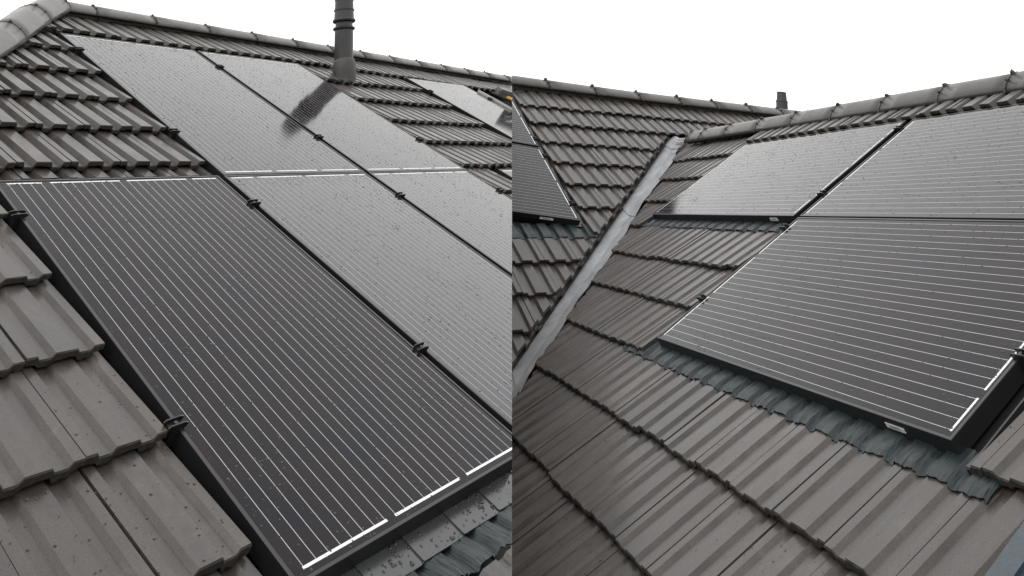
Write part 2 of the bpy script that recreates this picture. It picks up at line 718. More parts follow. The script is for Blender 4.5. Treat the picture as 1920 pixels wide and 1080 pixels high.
tv = Tiler(house_r, SV, TILE_V, .295)
VPH = -1.835
SVR = [CUT_V, SEAM_R]
tv.row(-.88, -1.835, 99, VPH, [SEAM_R, SV.cut_v(-1.0, False)], dv=lambda u: .07 * min(1, max(0, u + 2.3) / 2.3))
for v in (-.49, -.175):
    tv.row(v, -1.835, 99, VPH, [SEAM_R])
for v in (.15, .46, .76, 1.05, 1.35):
    tv.row(v, -1.835, 99, VPH, SVR)
for v in (1.635, 1.915, 2.19, 2.47, 2.76):
    tv.row(v, -99, 99, VPH, SVR)
flush([tr, tv], house_r)

poly('underlay', [SR.p(-4.3, -1.3, DECK), SR.p(4.2, -1.3, DECK), SR.p(4.2, 3.2, DECK), SR.p(.7, 3.2, DECK)], M_FELT, house_r, clip=[SEAM_R])
poly('underlay', [SV.p(-4.6, -.98, DECK), SV.p(4.4, -.98, DECK), SV.p(4.4, -.2, DECK), SV.p(.5, -.2, DECK), SV.p(-3.6, 3.0, DECK), SV.p(-4.6, 3.0, DECK)], M_FELT, house_r, clip=[SEAM_R])


# lead valley, in lapped lengths
def lead(name, t0, t1, lift):
    bm = bmesh.new()
    n = 14
    rng = random.Random(int(t0 * 1000) + 5)
    rows = []
    for i in range(n + 1):
        t = t0 + (t1 - t0) * i / n
        l = VL0.lerp(VL1, t) + Vector((0, 0, .004 + lift))
        r = VR0.lerp(VR1, t) + Vector((0, 0, .008 + lift)) + vside * rng.uniform(-.012, .022)
        m = l.lerp(r, .5) - Vector((0, 0, .022))
        q1, q3 = l.lerp(r, .22) - Vector((0, 0, .010)), l.lerp(r, .8) - Vector((0, 0, .010 + rng.uniform(-.004, .004)))
        rows.append([bm.verts.new(p) for p in (l, q1, m, q3, r)])
    for a, b in zip(rows, rows[1:]):
        for i in range(4):
            bm.faces.new((a[i], a[i + 1], b[i + 1], b[i]))
    ext = bmesh.ops.extrude_face_region(bm, geom=bm.faces[:])
    for v in [e for e in ext['geom'] if isinstance(e, bmesh.types.BMVert)]:
        v.co.z -= .006
    me = clip_mesh(mesh_of(bm, name, M_LEAD), Matrix.Identity(4), [SEAM_R])
    if me:
        put(name, me, Matrix.Identity(4), house_r)


lead('valley_lead', -.025, .06, .020)
lead('valley_lead', .052, .452, .012)
lead('valley_lead', .44, 1.0, .004)
lead('valley_lead', .99, 1.5, -.004)

# ------------------------------------------------------------------ ridge and hip tiles
UP = Vector((0, 0, 1))


def ridge_run(house, lips, away, hw, ht, clip, clip_mat, nub=.010, band=.010):
    """lips: points on the near lower edge, one per joint; every length is a tile, every joint has a clip"""
    for i, (a, b) in enumerate(zip(lips, lips[1:])):
        d = (b - a).normalized()
        p = (away - d * away.dot(d))
        p.z = 0
        p = p.normalized()
        up = d.cross(p)
        if up.z < 0:
            up = -up

        def ring(bm, c, k, wth, s0):
            r = []
            for j in range(13):
                th = math.pi * j / 12
                e = 1 - .10 * math.sin(2 * th) ** 2
                r.append(bm.verts.new(c + p * (hw - (hw * k - wth) * math.cos(th) * e) + up * ((ht * k - wth) * math.sin(th) * e + s0)))
            return r
        bm = bmesh.new()
        n = 4
        outer, inner = [], []
        for q in range(n + 1):
            c = a.lerp(b, q / n) + d * (.006 if q == n else -.03 if q == 0 else 0)
            k = 1.0 + .035 * (1 - q / n)
            outer.append(ring(bm, c, k, 0, 0))
            inner.append(ring(bm, c, k, .014, 0))
        for q in range(n):
            for j in range(12):
                bm.faces.new((outer[q][j], outer[q][j + 1], outer[q + 1][j + 1], outer[q + 1][j]))
                bm.faces.new((inner[q][j], inner[q][j + 1], inner[q + 1][j + 1], inner[q + 1][j]))
            for j in (0, 12):
                bm.faces.new((outer[q][j], outer[q + 1][j], inner[q + 1][j], inner[q][j]))
        for q in (0, n):
            for j in range(12):
                bm.faces.new((outer[q][j], outer[q][j + 1], inner[q][j + 1], inner[q][j]))
        me = clip_mesh(mesh_of(bm, 'ridge_tile', M_RIDGE if house is house_l else M_RIDGE_DARK), Matrix.Identity(4), clip)
        rt = None
        if me:
            for f in me.polygons:
                f.use_smooth = f.area > .0012
            o = Matrix.Translation(a)
            me.transform(o.inverted())
            rt = put('ridge_tile', me, o, house)
        # dark clip over the joint
        if rt:
            bm = bmesh.new()
            ra, rb = ring(bm, a - d * (.024 + band), 1.05, 0, .001), ring(bm, a - d * .024, 1.05, 0, .001)
            rc, rd = ring(bm, a - d * .024, 1.0, 0, 0), ring(bm, a - d * (.024 + band), 1.0, 0, 0)
            for x, y in ((ra, rb), (rb, rc), (rc, rd), (rd, ra)):
                for j in range(12):
                    bm.faces.new((x[j], x[j + 1], y[j + 1], y[j]))
            for j in (0, 12):
                bm.faces.new((ra[j], rb[j], rc[j], rd[j]))
            if nub:
                for th, s in ((1.35, 1.0), (.75, .6)):
                    e = (1 - .10 * math.sin(2 * th) ** 2) * 1.05
                    c = a - d * (.024 + band / 2) + p * (hw - hw * e * math.cos(th)) + up * ht * e * math.sin(th)
                    Mn = Matrix.Translation(c) @ d.to_track_quat('X', 'Z').to_matrix().to_4x4()
                    r = bmesh.ops.create_icosphere(bm, subdivisions=1, radius=nub * s, matrix=Mn)
                    for v in r['verts']:
                        v.co = c + (v.co - c) * random.uniform(.8, 1.35)
            me = clip_mesh(mesh_of(bm, 'ridge_clip', clip_mat), Matrix.Identity(4), clip)
            if me:
                o = Matrix.Translation(a)
                me.transform(o.inverted())
                put('ridge_clip', me, o, rt)


def mortar(house, pts, drop, clip):
    """dark bedding strip under the lip of a ridge run, with an uneven lower edge"""
    bm = bmesh.new()
    rng = random.Random(3)
    rows = []
    for a, b in zip(pts, pts[1:]):
        n = 24
        for i in range(n):
            c = a.lerp(b, i / n)
            rows.append((bm.verts.new(c + UP * .012), bm.verts.new(c - drop * rng.uniform(.9, 1.15))))
    for x, y in zip(rows, rows[1:]):
        bm.faces.new((x[0], y[0], y[1], x[1]))
    ext = bmesh.ops.extrude_face_region(bm, geom=bm.faces[:])
    return bm


# left ridge
LJ = [1.30, 1.55, 2.03, 2.52, 3.0, 3.47, 3.92, 4.37, 4.82, 5.27, 5.72, 6.18, 6.6, 7.05, 7.5]
lips = [SL.p(u, -2.385 + (u - 1.3) * .0195, .002) for u in LJ]
ridge_run(house_l, lips, -SL.V, .115, .088, [SEAM_L], M_CLAMP)
# hip, from the ridge end downwards (built upwards so that laps shed water)
hip_pts = [(1.315, -2.385), (1.03, -2.035), (.715, -1.61), (.38, -1.18), (.05, -.76), (-.29, -.33)]
hl = [SL.p(u, v, .002) for u, v in hip_pts]
ridge_run(house_l, hl[::1], -SL.U - SL.V, .125, .105, [SEAM_L], M_CLAMP, .012, .008)
# strip of bedding under hip and ridge
def bedding(house, pts, away, lift, clip, w=.05):
    bm = bmesh.new()
    rng = random.Random(11)
    for a, b in zip(pts, pts[1:]):
        d = b - a
        n = max(3, int(d.length / .06))
        top, bot, bk = [], [], []
        for i in range(n + 1):
            c = a.lerp(b, i / n)
            top.append(bm.verts.new(c + away * .03 + UP * .01))
            bot.append(bm.verts.new(c + away * rng.uniform(.008, .022) - lift * rng.uniform(.9, 1.2)))
            bk.append(bm.verts.new(c + away * .09 - lift))
        for i in range(n):
            bm.faces.new((top[i], top[i + 1], bot[i + 1], bot[i]))
            bm.faces.new((bot[i], bot[i + 1], bk[i + 1], bk[i]))
            bm.faces.new((bk[i], bk[i + 1], top[i + 1], top[i]))
    me = clip_mesh(mesh_of(bm, 'bedding_mortar', M_MOSS_SHADE), Matrix.Identity(4), clip)
    if me:
        put('bedding_mortar', me, Matrix.Identity(4), house)


bedding(house_l, lips, -SL.V, SL.N * .03, [SEAM_L])
bedding(house_l, hl, hn, SL.N * .055, [SEAM_L])

# right ridge
RJ = [-3.42, -3.12, -2.61, -2.06, -1.53, -.99, -.45, .083, .595, 1.12, 1.65]
rl = [SR.p(u, -1.225 + (u + 3.4) * .0165, .0) for u in RJ]
ridge_run(house_r, rl, -SR.V, .12, .10, [SEAM_R], M_CLAMP, .016, .013)
bedding(house_r, rl, -SR.V, SR.N * .02, [SEAM_R])
# ridge of the far slope
VJ = [-2.3, -1.75, -1.13, -.48, .18, .84, 1.46, 2.10, 2.72, 3.35, 4.0]
vl = [SV.O + SV.U * u + SV.V * (-.865 + .07 * min(1, (u + 2.3) / 2.3)) + SV.N * .0 for u in VJ]
ridge_run(house_r, vl, -SV.V, .14, .115, [SEAM_R], M_CLAMP, .021, .018)
bedding(house_r, vl, -SV.V, SV.N * .055, [SEAM_R])


# rear slopes and walls, so that the houses are closed bodies
def rear(house, a, b, away, length, clip):
    d = (away - UP * away.dot(UP)).normalized()
    off = d * .24
    down_ = (d * math.cos(math.radians(27)) - UP * math.sin(math.radians(27))) * length
    poly('rear_slope', [a + off, b + off, b + off + down_, a + off + down_], M_TILE, house, .03, clip)


rear(house_l, SL.p(1.3, -2.385, -.06), SL.p(8.5, -2.3, -.06), -SL.V, 4, [SEAM_L])
rear(house_r, SR.p(-3.6, -1.2, -.06), SR.p(4.2, -1.15, -.06), -SR.V, 4, [SEAM_R])
rear(house_r, SV.p(-3.4, -.8, -.06), SV.p(4.5, -.8, -.06), -SV.V, 4, [SEAM_R])
hq = ha + (-SL.U) * .2
poly('hip_slope', [ha + hn * .2 - UP * .10, hb + hd * 2.4 + hn * .2 - UP * .10, hb + hd * 2.4 + (hn * math.cos(.9) - UP * math.sin(.6)) * 3.5, ha + (hn * .8 - UP * .6) * .5], M_TILE, house_l, .03, [SEAM_L])


def wall_under(house, slope, samples, off):
    pts = []
    for (u, v) in samples:
        pts.append(slope.p(u, v, DECK - .03))
    base = [Vector((p.x, p.y, .02)) for p in pts]
    poly('gable_wall', pts + base[::-1], M_WALL, house, off, clip=[SEAM_L if house is house_l else SEAM_R])


def seam_u(slope, v, w=DECK):                       # where the slope meets the plane between the houses
    a = slope.p(0, v, w)
    return -(a - SEAM_O).dot(SEAM_N) / slope.U.dot(SEAM_N)


wall_under(house_l, SL, [(seam_u(SL, v) - .02, v) for v in (-2.3, 2.6)], .1)
wall_under(house_r, SR, [(seam_u(SR, v) + .02, v) for v in (1.9, 3.1)], .1)
wall_under(house_r, SV, [(seam_u(SV, v) + .02, v) for v in (-.7, 2.9)], .1)


# ------------------------------------------------------------------ solar panels
def panel_meshes(w, l):
    """local x across the 24 lines, y = -(along the length), z up from the glass"""
    rim, dep, lip = .0095, .042, .0018
    bm = bmesh.new()
    xs, ys = (0, w), (0, -l)
    o = [(0, 0), (w, 0), (w, -l), (0, -l)]
    i = [(rim, -rim), (w - rim, -rim), (w - rim, -l + rim), (rim, -l + rim)]
    ch = .0012
    oc = [(ch, -ch), (w - ch, -ch), (w - ch, -l + ch), (ch, -l + ch)]
    rings = [[bm.verts.new((x, y, -dep)) for x, y in o], [bm.verts.new((x, y, lip - ch)) for x, y in o],
             [bm.verts.new((x, y, lip)) for x, y in oc], [bm.verts.new((x, y, lip)) for x, y in i],
             [bm.verts.new((x, y, -.004)) for x, y in i]]
    for a, b in zip(rings, rings[1:]):
        for k in range(4):
            bm.faces.new((a[k], a[(k + 1) % 4], b[(k + 1) % 4], b[k]))
    frame = mesh_of(bm, 'frame', M_FRAME)
    bm = bmesh.new()
    box_bm(bm, rim - .001, w - rim + .001, -l + rim - .001, -rim + .001, -.004, 0)
    glass = mesh_of(bm, 'glass', M_GLASS)
    bm = bmesh.new()
    box_bm(bm, -.00085, .00085, -l + .030, -.026, -.001, .00025)
    line = mesh_of(bm, 'busbar', M_SILVER)
    return frame, glass, line


def ribbon_mesh(n, pitch, wid=.0075):
    bm = bmesh.new()
    box_bm(bm, -.004, (n - 1) * pitch + .004, -wid / 2, wid / 2, -.001, .0005)
    return mesh_of(bm, 'ribbon', M_RIBBON)


def drop_mesh(w, l, count, seed, rmin=.0012, rmax=.0035, streak=True, z=.0002):
    rng = random.Random(seed)
    verts, faces = [], []
    clusters = [(rng.uniform(0, w), rng.uniform(0, l)) for _ in range(60)]
    for _ in range(count):
        if rng.random() < .35:
            cx, cy = rng.choice(clusters)
            x, y = rng.gauss(cx, .03), rng.gauss(cy, .05)
        else:
            x, y = rng.uniform(0, w), l * rng.random() ** 1.15
            k = rng.random()
            if k < .14:
                y = .012 + .09 * rng.random() ** 1.5
            elif k < .17:
                y = l - .012 - .035 * rng.random() ** 2
        if not (.014 < x < w - .014 and .014 < y < l - .014):
            continue
        r = rmin + (rmax - rmin) * rng.random() ** 2.8
        ex = rng.uniform(.8, 1.5)
        ang = rng.uniform(0, 3.14)
        ca, sa = math.cos(ang), math.sin(ang)
        k = len(verts)
        h = r * rng.uniform(.38, .55)
        for rr, hh in ((1., 0.), (.82, .55), (.45, .9)):
            for j in range(7):
                t = 2 * math.pi * j / 7
                a, b = r * rr * ex * math.cos(t), r * rr * math.sin(t)
                verts.append((x + a * ca - b * sa, -y + a * sa + b * ca, z + h * hh))
        verts.append((x, -y, z + h))
        for q in range(2):
            for j in range(7):
                a, b = k + q * 7 + j, k + q * 7 + (j + 1) % 7
                faces.append((a, b, b + 7, a + 7))
        for j in range(7):
            faces.append((k + 14 + j, k + 14 + (j + 1) % 7, k + 21))
    me = bpy.data.meshes.new('rain_drops')
    me.from_pydata(verts, [], faces)
    me.materials.append(M_DROP)
    for p in me.polygons:
        p.use_smooth = True
    return me


PW = .992
PITCH, U0 = .0402, .0345
_cache = {}


def panel(slope, M, w, l, label, group, clip, drops, seed, glass=None):
    key = (w, l)
    if key not in _cache:
        _cache[key] = panel_meshes(w, l)
    fr, gl, ln = _cache[key]
    k = min(1., w / PW)
    x0 = U0 * k + max(0, w - PW)                       # wider margin at the left of the nearest panel
    root = empty('solar_panel', M.translation, label, 'solar panel', group)

    def add(name, me, T=None, par=root):
        MM = M @ T if T else M
        m2 = clip_mesh(me, MM, clip)
        if m2:
            return put(name, m2, MM, par)
    add('frame', fr)
    go = add('glass', gl)
    if go and glass:
        go.material_slots[0].link = 'OBJECT'
        go.material_slots[0].material = glass
    for i in range(24):
        add('busbar', ln, Matrix.Translation((x0 + i * PITCH * k, 0, 0)))
    for y, pat in ((-l + .030, (8, 8, 8)), (-.0245, (4, 8, 8, 4))):
        i = 0
        for n in pat:
            if ('r', n, k) not in _cache:
                _cache[('r', n, k)] = ribbon_mesh(n, PITCH * k)
            add('ribbon', _cache[('r', n, k)], Matrix.Translation((x0 + i * PITCH * k, y, 0)))
            i += n
    if drops:
        o = add('rain_drops', drop_mesh(w, l, drops, seed))
        if o:
            o['kind'] = 'stuff'
    return root


GP = 'solar panels in portrait on the left roof'
CL = [SEAM_L]
GAP = .0315
UQ = PW + GAP + .0055
panel(SL, SL.frame(-.011, 0), PW + .011, 1.83, 'nearest black solar panel at lower left with long white busbar lines', GP, CL, 2600, 1, M_GLASS_COATED)
panel(SL, SL.frame(PW + GAP, 0), PW, 1.83, 'grey reflecting portrait panel right of the nearest dark one', GP, CL, 2600, 2, M_GLASS_PLAIN)
panel(SL, SL.frame(2 * (PW + GAP), 0), PW, 1.83, 'third portrait panel of the lower row, cut off at the picture seam', GP, CL, 2000, 3, M_GLASS_PLAIN)
panel(SL, SL.frame(UQ, -1.872), PW, 1.866, 'upper portrait panel under the ridge beside the stepped tiles and hip', GP, CL, 2600, 4, M_GLASS_UPPER)
panel(SL, SL.frame(UQ + PW + GAP, -1.872), PW, 1.866, 'upper portrait panel that mirrors the dark vent pipe', GP, CL, 2600, 5, M_GLASS_UPPER)
panel(SL, SL.frame(4.465, -1.872), PW, 1.866, 'far bright panel behind the vent pipe, beside the yellow tool', GP, CL, 1500, 6)
panel(SL, SL.frame(3.445, 0), PW, 1.83, 'sliver of panel at the seam below the strip of tiles', GP, CL, 500, 7)


def land(slope, u1, v0, h=PW, l=1.887):             # landscape: x runs down the slope, length runs from right to left
    M = Matrix.Identity(4)
    for i, c in enumerate((slope.V, slope.U, slope.N, slope.p(u1, v0))):
        for k in range(3):
            M[k][i] = c[k]
    return M


GR = 'solar panels in landscape on the right house'
CR = [SEAM_R]
panel(SR, land(SR, 1.882, 0), PW, 1.89, 'large landscape panel at lower right with a white end ribbon', GR, CR, 2600, 11, M_GLASS_COATED)
panel(SR, land(SR, 1.882, -1.003), PW, 1.89, 'landscape panel under the ridge at the right edge of the picture', GR, CR, 2600, 12)
panel(SR, land(SR, -.067, -1.003), PW, 1.888, 'bright landscape panel beside the grey lead valley', GR, CR, 2600, 13)


def land_v(v0, h):                                  # on the raked far slope the panels follow its slant
    M = land(SV, -1.917, v0)
    a = SV.Vs.normalized()
    b = (SV.U - a * SV.U.dot(a)).normalized()
    for k in range(3):
        M[k][0], M[k][1] = a[k], b[k]
    return M


panel(SV, land_v(.295, .965), .965, 1.888, 'small dark panel at the seam left of the valley, lower one', GR, CR, 700, 14)
panel(SV, land_v(-.69, .965), .965, 1.888, 'small dark panel at the seam left of the valley, upper one', GR, CR, 700, 15)


# ------------------------------------------------------------------ trays under the arrays
def tray(slope, u0, u1, v0, v1, label, clip, edges=True, w0=-.05):
    bm = bmesh.new()
    box_bm(bm, u0, u1, -v1, -v0, w0 - .006, w0)
    if edges:
        for a, b in ((u0 - .004, u0 + .002), (u1 - .002, u1 + .004)):
            box_bm(bm, a, b, -v1, -v0, w0 - .006, w0 + .022)
    me = mesh_of(bm, 'mounting_tray', M_PLASTIC)
    M = slope.frame(0, 0)
    m2 = clip_mesh(me, M, clip)
    if m2:
        return tag(put('mounting_tray', m2, M), label, 'mounting tray')


tray(SL, -.034, 1.0, -.06, 1.90, 'black plastic tray under the nearest panel of the left roof', CL, edges=False)
tray(SL, 1.002, 3.07, -1.93, 1.90, 'black plastic tray under the four middle panels of the left roof', CL, edges=False)
tray(SL, 4.41, 5.95, -1.93, -.02, 'black plastic tray under the far panel beside the yellow tool', CL, edges=False, w0=-.055)
tray(SL, 3.425, 5.6, -.015, 1.9, 'black plastic tray under the sliver of panel at the seam', CL, w0=-.06)
tray(SR, -2.0, -.09, -1.07, .03, 'black plastic tray under the bright panel by the valley', CR)
tray(SR, -.088, 1.94, -1.07, 1.03, 'black plastic tray under the two landscape panels at right', CR)
m = bmesh.new()
box_bm(m, -.03, 1.99, -2.0, .085, -.06, -.05)
me = mesh_of(m, 'mounting_tray', M_PLASTIC)
mm = land_v(-.72, .965)
me = clip_mesh(me, mm, CR)
if me:
    tag(put('mounting_tray', me, mm), 'black plastic tray under the two dark panels at the seam', 'mounting tray')


# ------------------------------------------------------------------ clamps
def clamp_mesh():
    bm = bmesh.new()
    # base channel across the gap, bolt in the middle
    box_bm(bm, -.024, .024, -.016, .016, .0022, .006)
    box_bm(bm, -.013, .013, -.016, .016, -.045, .0022)
    base = mesh_of(bm, 'clamp_base', M_CLAMP)
    bm = bmesh.new()
    prof = [(-.03, .002), (-.034, .012), (-.026, .017), (.022, .019), (.036, .015), (.034, .009), (.028, .002)]
    a = [bm.verts.new((x, -.0022, z)) for x, z in prof]
    b = [bm.verts.new((x, .0022, z)) for x, z in prof]
    bm.faces.new(a)
    bm.faces.new(b[::-1])
    for i in range(len(prof)):
        j = (i + 1) % len(prof)
        bm.faces.new((a[i], a[j], b[j], b[i]))
    fin = mesh_of(bm, 'clamp_fin', M_CLAMP)
    bm = bmesh.new()
    bmesh.ops.create_cone(bm, cap_ends=True, segments=6, radius1=.007, radius2=.007, depth=.008, matrix=Matrix.Translation((0, 0, .010)))
    bolt = mesh_of(bm, 'bolt', M_CLAMP)
    return base, fin, bolt


C_BASE, C_FIN, C_BOLT = clamp_mesh()


def clamp(slope, u, v, label, rot=0., side=SEAM_L):
    M = slope.frame(u, v) @ Matrix.Rotation(rot, 4, 'Z') @ Matrix.Scale(.84, 4)
    if (M.translation - side[0]).dot(side[1]) > -.05:
        return
    root = empty('panel_clamp', M.translation, label, 'clamp', 'black clamps holding the panels')
    put('clamp_base', C_BASE, M, root)
    put('clamp_fin', C_FIN, M @ Matrix.Translation((0, .014, 0)), root)
    put('clamp_fin', C_FIN, M @ Matrix.Translation((0, -.014, 0)), root)
    put('bolt', C_BOLT, M, root)


G1 = PW + GAP / 2
clamp(SL, -.018, .255, 'black clamp on the left edge of the nearest panel, upper one')
clamp(SL, -.018, 1.318, 'black clamp on the left edge of the nearest panel, lower one beside a tile corner')
clamp(SL, G1, .268, 'black clamp in the gap right of the nearest panel, near its top')
clamp(SL, G1, 1.322, 'black clamp in the gap right of the nearest panel, lower one')
clamp(SL, UQ - .008, -1.582, 'black clamp under the hip at the top left of the upper panels')
clamp(SL, UQ - .008, -.462, 'black clamp beside the last stepped tile left of the upper panels')
clamp(SL, UQ + G1, -1.557, 'black clamp between the two upper panels, near the ridge')
clamp(SL, UQ + G1, -.448, 'black clamp between the two upper panels, lower one')
clamp(SL, 2 * G1 + GAP / 2, .276, 'black clamp between the middle and right panels of the lower row')
clamp(SL, UQ + 2 * PW + GAP + .006, -.459, 'black clamp at the right edge of the panel that mirrors the pipe')
clamp(SL, 3 * PW + 2 * GAP + .006, .289, 'black clamp at the seam on the right edge of the lower row')
clamp(SL, 4.462, -1.535, 'tiny black clamp on the left edge of the far bright panel')
clamp(SL, 5.46, -1.51, 'tiny black clamp on the right edge of the far bright panel')
clamp(SR, -.038, -.90, 'black clamp between the two upper landscape panels, near the ridge', side=SEAM_R)
clamp(SR, -.038, -.22, 'black clamp between the two upper landscape panels, lower one', side=SEAM_R)
clamp(SR, -.016, .098, 'black clamp at the top left corner of the large landscape panel', side=SEAM_R)
clamp(SR, -.016, .695, 'black clamp on the left edge of the large landscape panel', side=SEAM_R)
clamp(SR, 1.888, .656, 'black clamp on the right edge of the large landscape panel', side=SEAM_R)
for vv, what in ((-.50, 'first'), (.15, 'second'), (.41, 'third'), (1.045, 'fourth')):
    clamp(SV, -1.91, vv, 'black clamp on the edge of the dark seam panels, %s from the top' % what, side=SEAM_R)


# ------------------------------------------------------------------ stickers on the frames
def sticker(M, label, wd, ht):
    bm = bmesh.new()
    box_bm(bm, -wd / 2, wd / 2, -.0008, .0006, -ht / 2, ht / 2)
    root = put('sticker', mesh_of(bm, 'sticker', M_LABEL), M)
    tag(root, label, 'sticker', 'white stickers on the frames')
    bm = bmesh.new()
    for z, a, b in ((.16, -.28, .12), (-.1, -.28, .2)):
        box_bm(bm, wd * a, wd * (b + .1), -.0012, -.0007, ht * z - ht * .09, ht * z + ht * .09)
    put('printed_lines', mesh_of(bm, 'printed_lines', M_PRINT), M, root)


sticker(SR.frame(1.648, PW + .0012, -.0195), 'white sticker on the front frame of the large landscape panel', .08, .0125)
sticker(SR.frame(-.28, -1.003 + PW + .0012, -.018), 'small white sticker on the frame above the valley side apron', .08, .016)
mm = land_v(.295, .965) @ Matrix.Translation((.965 + .0012, -.3, -.02)) @ Matrix.Rotation(math.radians(90), 4, 'Z')
sticker(mm, 'small white sticker on the frame of the dark panel at the seam', .12, .016)


# ------------------------------------------------------------------ flashings
def apron(slope, me_tile, c, h, phase, u0, u1, v0, v1, vbutt, gauge, t, label, clip, seed, lift=.008, slant=0., dip=.0, jag=.010):
    """creased sheet dressed over the tile profile"""
    rng = random.Random(seed)
    x, z = profile(c, h)
    us = []
    k = math.floor((u0 - phase) / c)
    while phase + k * c < u1:
        for xx, zz in zip(x, z):
            u = phase + k * c + xx
            if u0 < u < u1:
                us.append((u, zz))
        k += 1
    fine = []
    for (a, za), (b, zb) in zip(us, us[1:]):
        for i in range(4):
            f = i / 4
            fine.append((a + (b - a) * f, za + (zb - za) * f))
    bm = bmesh.new()
    rows = []
    nv = 6
    edge = 0.
    for i, (u, zz) in enumerate(fine):
        edge = edge * .6 + rng.uniform(-jag, jag) * .5
        col = []
        for j in range(nv + 1):
            f = j / nv
            v = v0 + (v1 - v0) * f + (edge if j == nv else edge * .4 * f)
            drop = (vbutt - v) * (t + .004) / gauge
            w = slope.wt - h + zz * 1.15 - drop + lift + rng.uniform(-.0012, .0012) - dip * (1 - f)
            if j == nv:
                w -= .004
            col.append(bm.verts.new((u + slant * v, -v, w)))
        rows.append(col)
    for a, b in zip(rows, rows[1:]):
        for j in range(nv):
            bm.faces.new((a[j], a[j + 1], b[j + 1], b[j]))
    ext = bmesh.ops.extrude_face_region(bm, geom=bm.faces[:])
    for q in [e for e in ext['geom'] if isinstance(e, bmesh.types.BMVert)]:
        q.co.z -= .0025
    M = slope.frame(0, 0)
    M.translation = slope.O
    me = clip_mesh(mesh_of(bm, 'flashing_apron', M_APRON), M, clip)
    if me:
        return tag(put('flashing_apron', me, M), label, 'flashing')


apron(SR, TILE_R, .245, .0092, RPH, -.33, 2.06, .96, 1.085, 1.39, .33, .021, 'blue-grey creased apron along the foot of the large landscape panel', CR, 21)
apron(SR, TILE_R, .245, .0092, RPH, -2.2, -.085, -.04, .075, .415, .33, .021, 'pale blue-grey apron under the bright panel beside the valley', CR, 22)
apron(SV, TILE_V, .295, .017, VPH, -4.4, -1.72, 1.22, 1.385, 1.635, .29, .026, 'streaky blue-grey apron under the dark panels at the seam', [SEAM_R, CUT_V], 23, slant=-.165)
apron(SL, TILE_L, .222, .0105, -.039, -.05, 1.6, 1.87, 2.0, 2.424, .364, .023, 'blue-grey ribbed apron below the flat flashing plates at the bottom', CL, 24, dip=.02)

# flat lapped plates below the nearest panel
fl = empty('flat_flashing', SL.p(.5, 1.87, -.05), 'smooth black flashing of lapped plates with rain drops under the nearest panel', 'flashing')
for i in range(9):
    a = .018 + .175 * i
    bm = bmesh.new()
    w, l = .186, .125
    pts = []
    for cxx, cyy, a0 in ((w - .02, -l + .02, -90), (w - .004, -.004, 0), (.004, -.004, 90), (.006, -l + .006, 180)):
        r = .02 if a0 == -90 else .004
        for q in range(4):
            t = math.radians(a0 + 30 * q)
            pts.append((cxx + r * math.cos(t), cyy + r * math.sin(t)))
    hi = [bm.verts.new((x, y, .0045 + .0035 * (1 - x / w))) for x, y in pts]
    lo = [bm.verts.new((x, y, .001 + .0035 * (1 - x / w))) for x, y in pts]
    bm.faces.new(hi)
    bm.faces.new(lo[::-1])
    for q in range(len(pts)):
        r = (q + 1) % len(pts)
        bm.faces.new((hi[q], hi[r], lo[r], lo[q]))
    M = SL.frame(a, 1.785, -.042)
    me = clip_mesh(mesh_of(bm, 'flashing_plate', M_PLATE), M, CL)
    if me:
        put('flashing_plate', me, M, fl)
dm = drop_mesh(1.2, .16, 900, 77, .0016, .0058, z=.0062)
M = SL.frame(0, 1.765, -.042)
dm = clip_mesh(dm, M, CL)
if dm:
    put('rain_drops', dm, M, fl)['kind'] = 'stuff'


# ------------------------------------------------------------------ vent pipes
def lathe(name, prof, mat, M, parent, seg=28, clip=()):
    bm = bmesh.new()
    rings = []
    for r, z in prof:
        rings.append([bm.verts.new((r * math.cos(2 * math.pi * i / seg), r * math.sin(2 * math.pi * i / seg), z)) for i in range(seg)])
    for a, b in zip(rings, rings[1:]):
        for i in range(seg):
            bm.faces.new((a[i], a[(i + 1) % seg], b[(i + 1) % seg], b[i]))
    bm.faces.new(rings[0][::-1])
    bm.faces.new(rings[-1])
    me = mesh_of(bm, name, mat, True)
    me.set_sharp_from_angle(angle=.5)
    return put(name, me, M, parent)


PX = .00462
base = SL.p(3.452, -1.722, -.01)
lean = (UP + W3((1, 0, 0)) * -.035).normalized()
MP = Matrix.Translation(base) @ lean.to_track_quat('Z', 'X').to_matrix().to_4x4()
vent = empty('vent_pipe', base, 'tall dark grey vent pipe with collars standing on the left roof', 'vent pipe')


def pz(y):
    return (147 - y) * PX * 1.015


lathe('boot', [(21.5 * PX, pz(166)), (21.8 * PX, pz(146)), (21.4 * PX, pz(132)), (20.2 * PX, pz(124)), (18.4 * PX, pz(119)), (17.2 * PX, pz(117))], M_BOOT, MP @ Matrix.Translation((1.5 * PX, 0, 0)), vent)
lathe('pipe', [(17.4 * PX, pz(118)), (17.5 * PX, pz(66)), (16.2 * PX, pz(64)), (16.2 * PX, pz(48)), (15, pz(48))][:4], M_PIPE, MP, vent)
lathe('collar', [(17.0 * PX, pz(67)), (20.6 * PX, pz(64.5)), (21 * PX, pz(62.5)), (19.5 * PX, pz(61)), (16 * PX, pz(60.5))], M_PIPE, MP, vent)
lathe('collar', [(16.3 * PX, pz(53)), (21.0 * PX, pz(51.2)), (22.0 * PX, pz(48.5)), (21 * PX, pz(46.8)), (18.6 * PX, pz(46))], M_PIPE, MP, vent)
lathe('cap_section', [(18.8 * PX, pz(48)), (18.2 * PX, pz(30)), (19.6 * PX, pz(30.4)), (19.7 * PX, pz(28.6)), (17.9 * PX, pz(28.2)), (17.4 * PX, pz(11)), (18.4 * PX, pz(11.4)),
                      (18.4 * PX, pz(9.8)), (16.4 * PX, pz(9.4)), (15.4 * PX, pz(-6)), (14.6 * PX, pz(-7))], M_PIPE, MP, vent)
